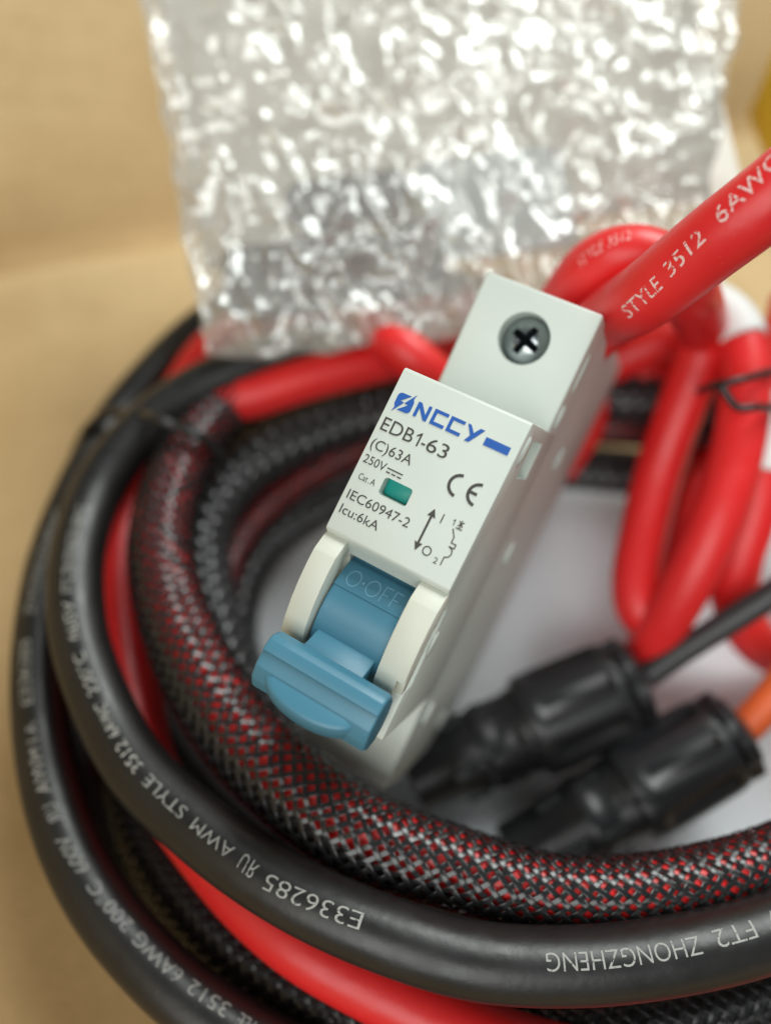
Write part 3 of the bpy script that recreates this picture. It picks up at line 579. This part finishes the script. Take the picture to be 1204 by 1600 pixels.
# ------------------------------------------------------------------ two black cable connectors
def connector(p0, p1, label, wire_pts, wire_m, wire_label, scale=1.0, wire_r=2.5):
    a, b = np.asarray(p0), np.asarray(p1); ax = (b - a) / np.linalg.norm(b - a); Lc = np.linalg.norm(b - a)
    up = np.array([0, 0, 1.0]); up -= ax * up.dot(ax); up /= np.linalg.norm(up); sd_ = np.cross(ax, up)
    e = bpy.data.objects.new('cable_connector', None); C.objects.link(e); e.location = Vector(a * MM); e['label'] = label; e['category'] = 'connector'; e['group'] = 'black connectors on the paper'
    def lathe(name, prof_, flute=0, depth=0.0, seg=72, phase=0):
        v, f = [], []
        for s_, r_, fl in prof_:
            for i in range(seg):
                t = 2 * math.pi * i / seg; rr = r_ * scale * (1 - fl * depth * max(0.0, math.cos(flute * t + phase)) ** .6); v.append(ax * s_ * Lc + rr * (math.cos(t) * up + math.sin(t) * sd_))
        f = [[k * seg + i, k * seg + (i + 1) % seg, (k + 1) * seg + (i + 1) % seg, (k + 1) * seg + i] for k in range(len(prof_) - 1) for i in range(seg)] + [list(range(seg)), [(len(prof_) - 1) * seg + i for i in range(seg)]]
        o = mesh(name, v, f, 'connector', e); fix_normals(o); shade(o, 45); return o
    lathe('nut', [(.50, 8.0, 0), (.505, 9.4, 0), (.535, 9.9, 0), (.57, 9.9, 0), (.60, 9.9, 1), (.85, 9.6, 1), (.875, 9.5, 0), (.905, 9.2, 0), (.915, 8.2, 0)], 7, .15)
    lathe('collar', [(.91, 7.4, 0), (.93, 9.0, 1), (.975, 9.0, 1), (.985, 8.2, 1), (1.0, 6.0, 0), (1.02, 3.3, 0)], 6, .1)
    lathe('body', [(.0, 6.0, 0), (.01, 7.0, 0), (.18, 7.2, 0), (.19, 7.6, 0), (.30, 7.7, 0), (.31, 8.2, 0), (.36, 8.2, 0), (.37, 7.8, 0), (.46, 7.9, 0), (.47, 8.3, 0), (.51, 8.3, 0)], 4, 0)
    for t in (0.6, 2.0, -0.8, 3.6):       # locking ribs round the body
        for s_ in (.22, .38):
            n0 = math.cos(t) * up + math.sin(t) * sd_; t0_ = np.cross(ax, n0); c0 = ax * s_ * Lc + n0 * 7.5 * scale
            v = [c0 + ax * x * Lc * .05 + t0_ * y * 1.3 + n0 * z * 1.1 for x in (-1, 1) for y in (-1, 1) for z in (-1, 1)]
            bevel(mesh('rib', v, [[0, 1, 3, 2], [4, 6, 7, 5], [0, 4, 5, 1], [2, 3, 7, 6], [0, 2, 6, 4], [1, 5, 7, 3]], 'connector', e), .35, 3)
    wp = Path(np.vstack([b - ax * 3, b + ax * 1.5, *wire_pts]), wire_r, sm=12)
    wname = 'black_wire' if wire_m == 'grey_wire' else 'orange_wire'
    tag(wp.tube(wname, wire_m), wire_label, 'wire')
connector(at(645, 1215, 9), at(1000, 1060, 20), 'black plastic cable connector nearest the breaker, on the paper', [at(1055, 1024, 24), at(1204, 930, 36), at(1330, 850, 44), np.array([125., 84, 44]), np.array([170., 96, 30])], 'grey_wire', 'thin black wire leaving the left connector towards the right edge')
connector(at(800, 1345, 9), at(1155, 1140, 20), 'black plastic cable connector with the orange wire, lower right', [at(1204, 1092, 24), at(1300, 1000, 31), np.array([116., 58, 34]), np.array([165., 72, 22])], 'orange', 'orange wire leaving the lower right connector', scale=.95, wire_r=3.2)

# ------------------------------------------------------------------ crumpled clear plastic bag and what lies in it
def vnoise(seed, P, freq):
    """value noise on 2D points"""
    g = np.random.default_rng(seed).random((64, 64)); q = P * freq; i = np.floor(q).astype(int); f = q - i; f = f * f * (3 - 2 * f)
    a = g[i[..., 0] % 64, i[..., 1] % 64]; b = g[(i[..., 0] + 1) % 64, i[..., 1] % 64]; c = g[i[..., 0] % 64, (i[..., 1] + 1) % 64]; d = g[(i[..., 0] + 1) % 64, (i[..., 1] + 1) % 64]
    return (a * (1 - f[..., 0]) + b * f[..., 0]) * (1 - f[..., 1]) + (c * (1 - f[..., 0]) + d * f[..., 0]) * f[..., 1]
BL, BR = at(325, 575, 52), at(1090, 470, 58); TL, TR = aty(212, -70, 172), aty(1160, -70, 178)
bn = np.cross(BR - BL, TL - BL); bn /= np.linalg.norm(bn); bn = bn if bn[2] > 0 else -bn
def bag_disp(sign):
    def f(u, v, P):
        X_, Y_ = u * 125, v * 110; W = np.stack([(X_ * .94 + Y_ * .34) * 1.35, (Y_ * .94 - X_ * .34) * .8], -1)
        edge = np.minimum(np.minimum(u, 1 - u) * 6, np.minimum(v, 1 - v) * 6); edge = np.clip(edge, 0, 1) ** .6
        rid = lambda s, k: 1 - np.abs(2 * vnoise(s, W + 3 * np.stack([vnoise(s + 40, W, .12), vnoise(s + 50, W, .12)], -1), k) - 1)
        h = 5.5 * edge + 2.0 * (vnoise(1, W, .05) - .5) + 2.6 * (rid(2, .10) - .5) + 1.7 * (rid(3, .18) - .5) + .55 * (rid(4, .34) - .5)
        if sign < 0: h = 2.0 * edge + .5
        wob = 2.0 * (vnoise(7, W, .07) - .5) + 1.2 * (vnoise(8, W, .2) - .5)
        return sign * h[..., None] * bn + wob[..., None] * ((BR - BL) / np.linalg.norm(BR - BL)) + ((vnoise(9, W, .08) - .5) * 7 * (1 - v))[..., None] * ((TL - BL) / np.linalg.norm(TL - BL))
    return f
def clear_film(nt, b):
    out = nt.nodes['Material Output']; v = coords(nt)
    n1 = noise(nt, v, 420, 3); bp = N(nt, 'ShaderNodeBump'); bp.inputs['Strength'].default_value = .25; bp.inputs['Distance'].default_value = .0012; nt.links.new(n1, bp.inputs['Height'])
    gl = N(nt, 'ShaderNodeBsdfGlossy'); gl.inputs['Roughness'].default_value = .15; gl.inputs['Color'].default_value = (.97, .98, .97, 1); nt.links.new(bp.outputs[0], gl.inputs['Normal'])
    tr = N(nt, 'ShaderNodeBsdfTransparent'); tr.inputs['Color'].default_value = (.93, .94, .94, 1)
    df = N(nt, 'ShaderNodeBsdfDiffuse'); df.inputs['Color'].default_value = (.84, .80, .74, 1); nt.links.new(bp.outputs[0], df.inputs['Normal'])
    m1 = N(nt, 'ShaderNodeMixShader'); m1.inputs[0].default_value = .30; nt.links.new(tr.outputs[0], m1.inputs[1]); nt.links.new(df.outputs[0], m1.inputs[2])
    lw = N(nt, 'ShaderNodeLayerWeight'); lw.inputs['Blend'].default_value = .45; nt.links.new(bp.outputs[0], lw.inputs['Normal'])
    mr = N(nt, 'ShaderNodeMapRange'); mr.inputs['To Min'].default_value = .14; mr.inputs['To Max'].default_value = .65; nt.links.new(lw.outputs['Fresnel'], mr.inputs['Value'])
    m2 = N(nt, 'ShaderNodeMixShader'); nt.links.new(mr.outputs[0], m2.inputs[0]); nt.links.new(m1.outputs[0], m2.inputs[1]); nt.links.new(gl.outputs[0], m2.inputs[2])
    nt.links.new(m2.outputs[0], out.inputs['Surface'])
M['film'] = mat('clear_film', (.9, .9, .9), .2, build=clear_film)
bag = bpy.data.objects.new('plastic_bag', None); C.objects.link(bag); bag.location = Vector(BL * MM)
tag(bag, 'crumpled clear plastic bag leaning on the box wall behind the coil', 'plastic bag')
v, f = grid(BL, BR, TL, TR, 220, 200, bag_disp(1)); mesh('front_film', v - BL, f, 'film', bag)
v, f = grid(BL, BR, TL, TR, 60, 60, bag_disp(-1)); mesh('back_film', v - BL, f, 'film', bag)
M['bag_dark'] = mat('dark_content', (.06, .06, .075), .5); M['bag_pale'] = mat('pale_content', (.62, .68, .68), .4); M['bag_white'] = mat('foam_sheet', (.80, .75, .67), .7)
eu, ev = (BR - BL) / np.linalg.norm(BR - BL), (TL - BL) / np.linalg.norm(TL - BL)
def in_bag(name, u0, u1, v0, v1, z0, z1, m, label, cat, rad=1.5):
    P = rrect(u0, u1, v0, v1, rad); n = len(P); v = [BL + eu * x + ev * y + bn * z for z in (z0, z1) for x, y in P]
    o = mesh(name, v, [list(range(n)), list(range(n, 2 * n))] + [[i, (i + 1) % n, n + (i + 1) % n, n + i] for i in range(n)], m, None, False); bevel(o, .6, 2); return tag(o, label, cat)
in_bag('foam_sheet', 3, 108, 20, 114, -2.4, -1.3, 'bag_white', 'pale foam sheet filling the upper part of the clear bag', 'foam sheet')
in_bag('dark_fitting', 6, 48, 8, 22, -1, 2.2, 'bag_dark', 'dark part lying low inside the clear bag', 'fitting', 3)
in_bag('dark_fitting', 20, 44, 23.5, 33, -1, 2.0, 'bag_dark', 'second dark part above the first inside the clear bag', 'fitting', 3)
in_bag('pale_packet', 46, 74, 14, 34, -.8, 1.2, 'bag_pale', 'pale blue-grey packet lying on the dark parts inside the clear bag', 'packet', 2)
# yellow carton glimpsed at the right edge
yb_ = aty(1236, 180, 165); v = [yb_ + np.array([x, y, z]) for x in (-3.5, 30) for y in (-6, 14) for z in (-9, 9)]
yo = tag(mesh('yellow_carton', v, [[0, 1, 3, 2], [4, 6, 7, 5], [0, 4, 5, 1], [2, 3, 7, 6], [0, 2, 6, 4], [1, 5, 7, 3]], 'yellow', None, False), 'yellow carton just showing at the right edge beside the bag', 'carton'); bevel(yo, 1, 2)
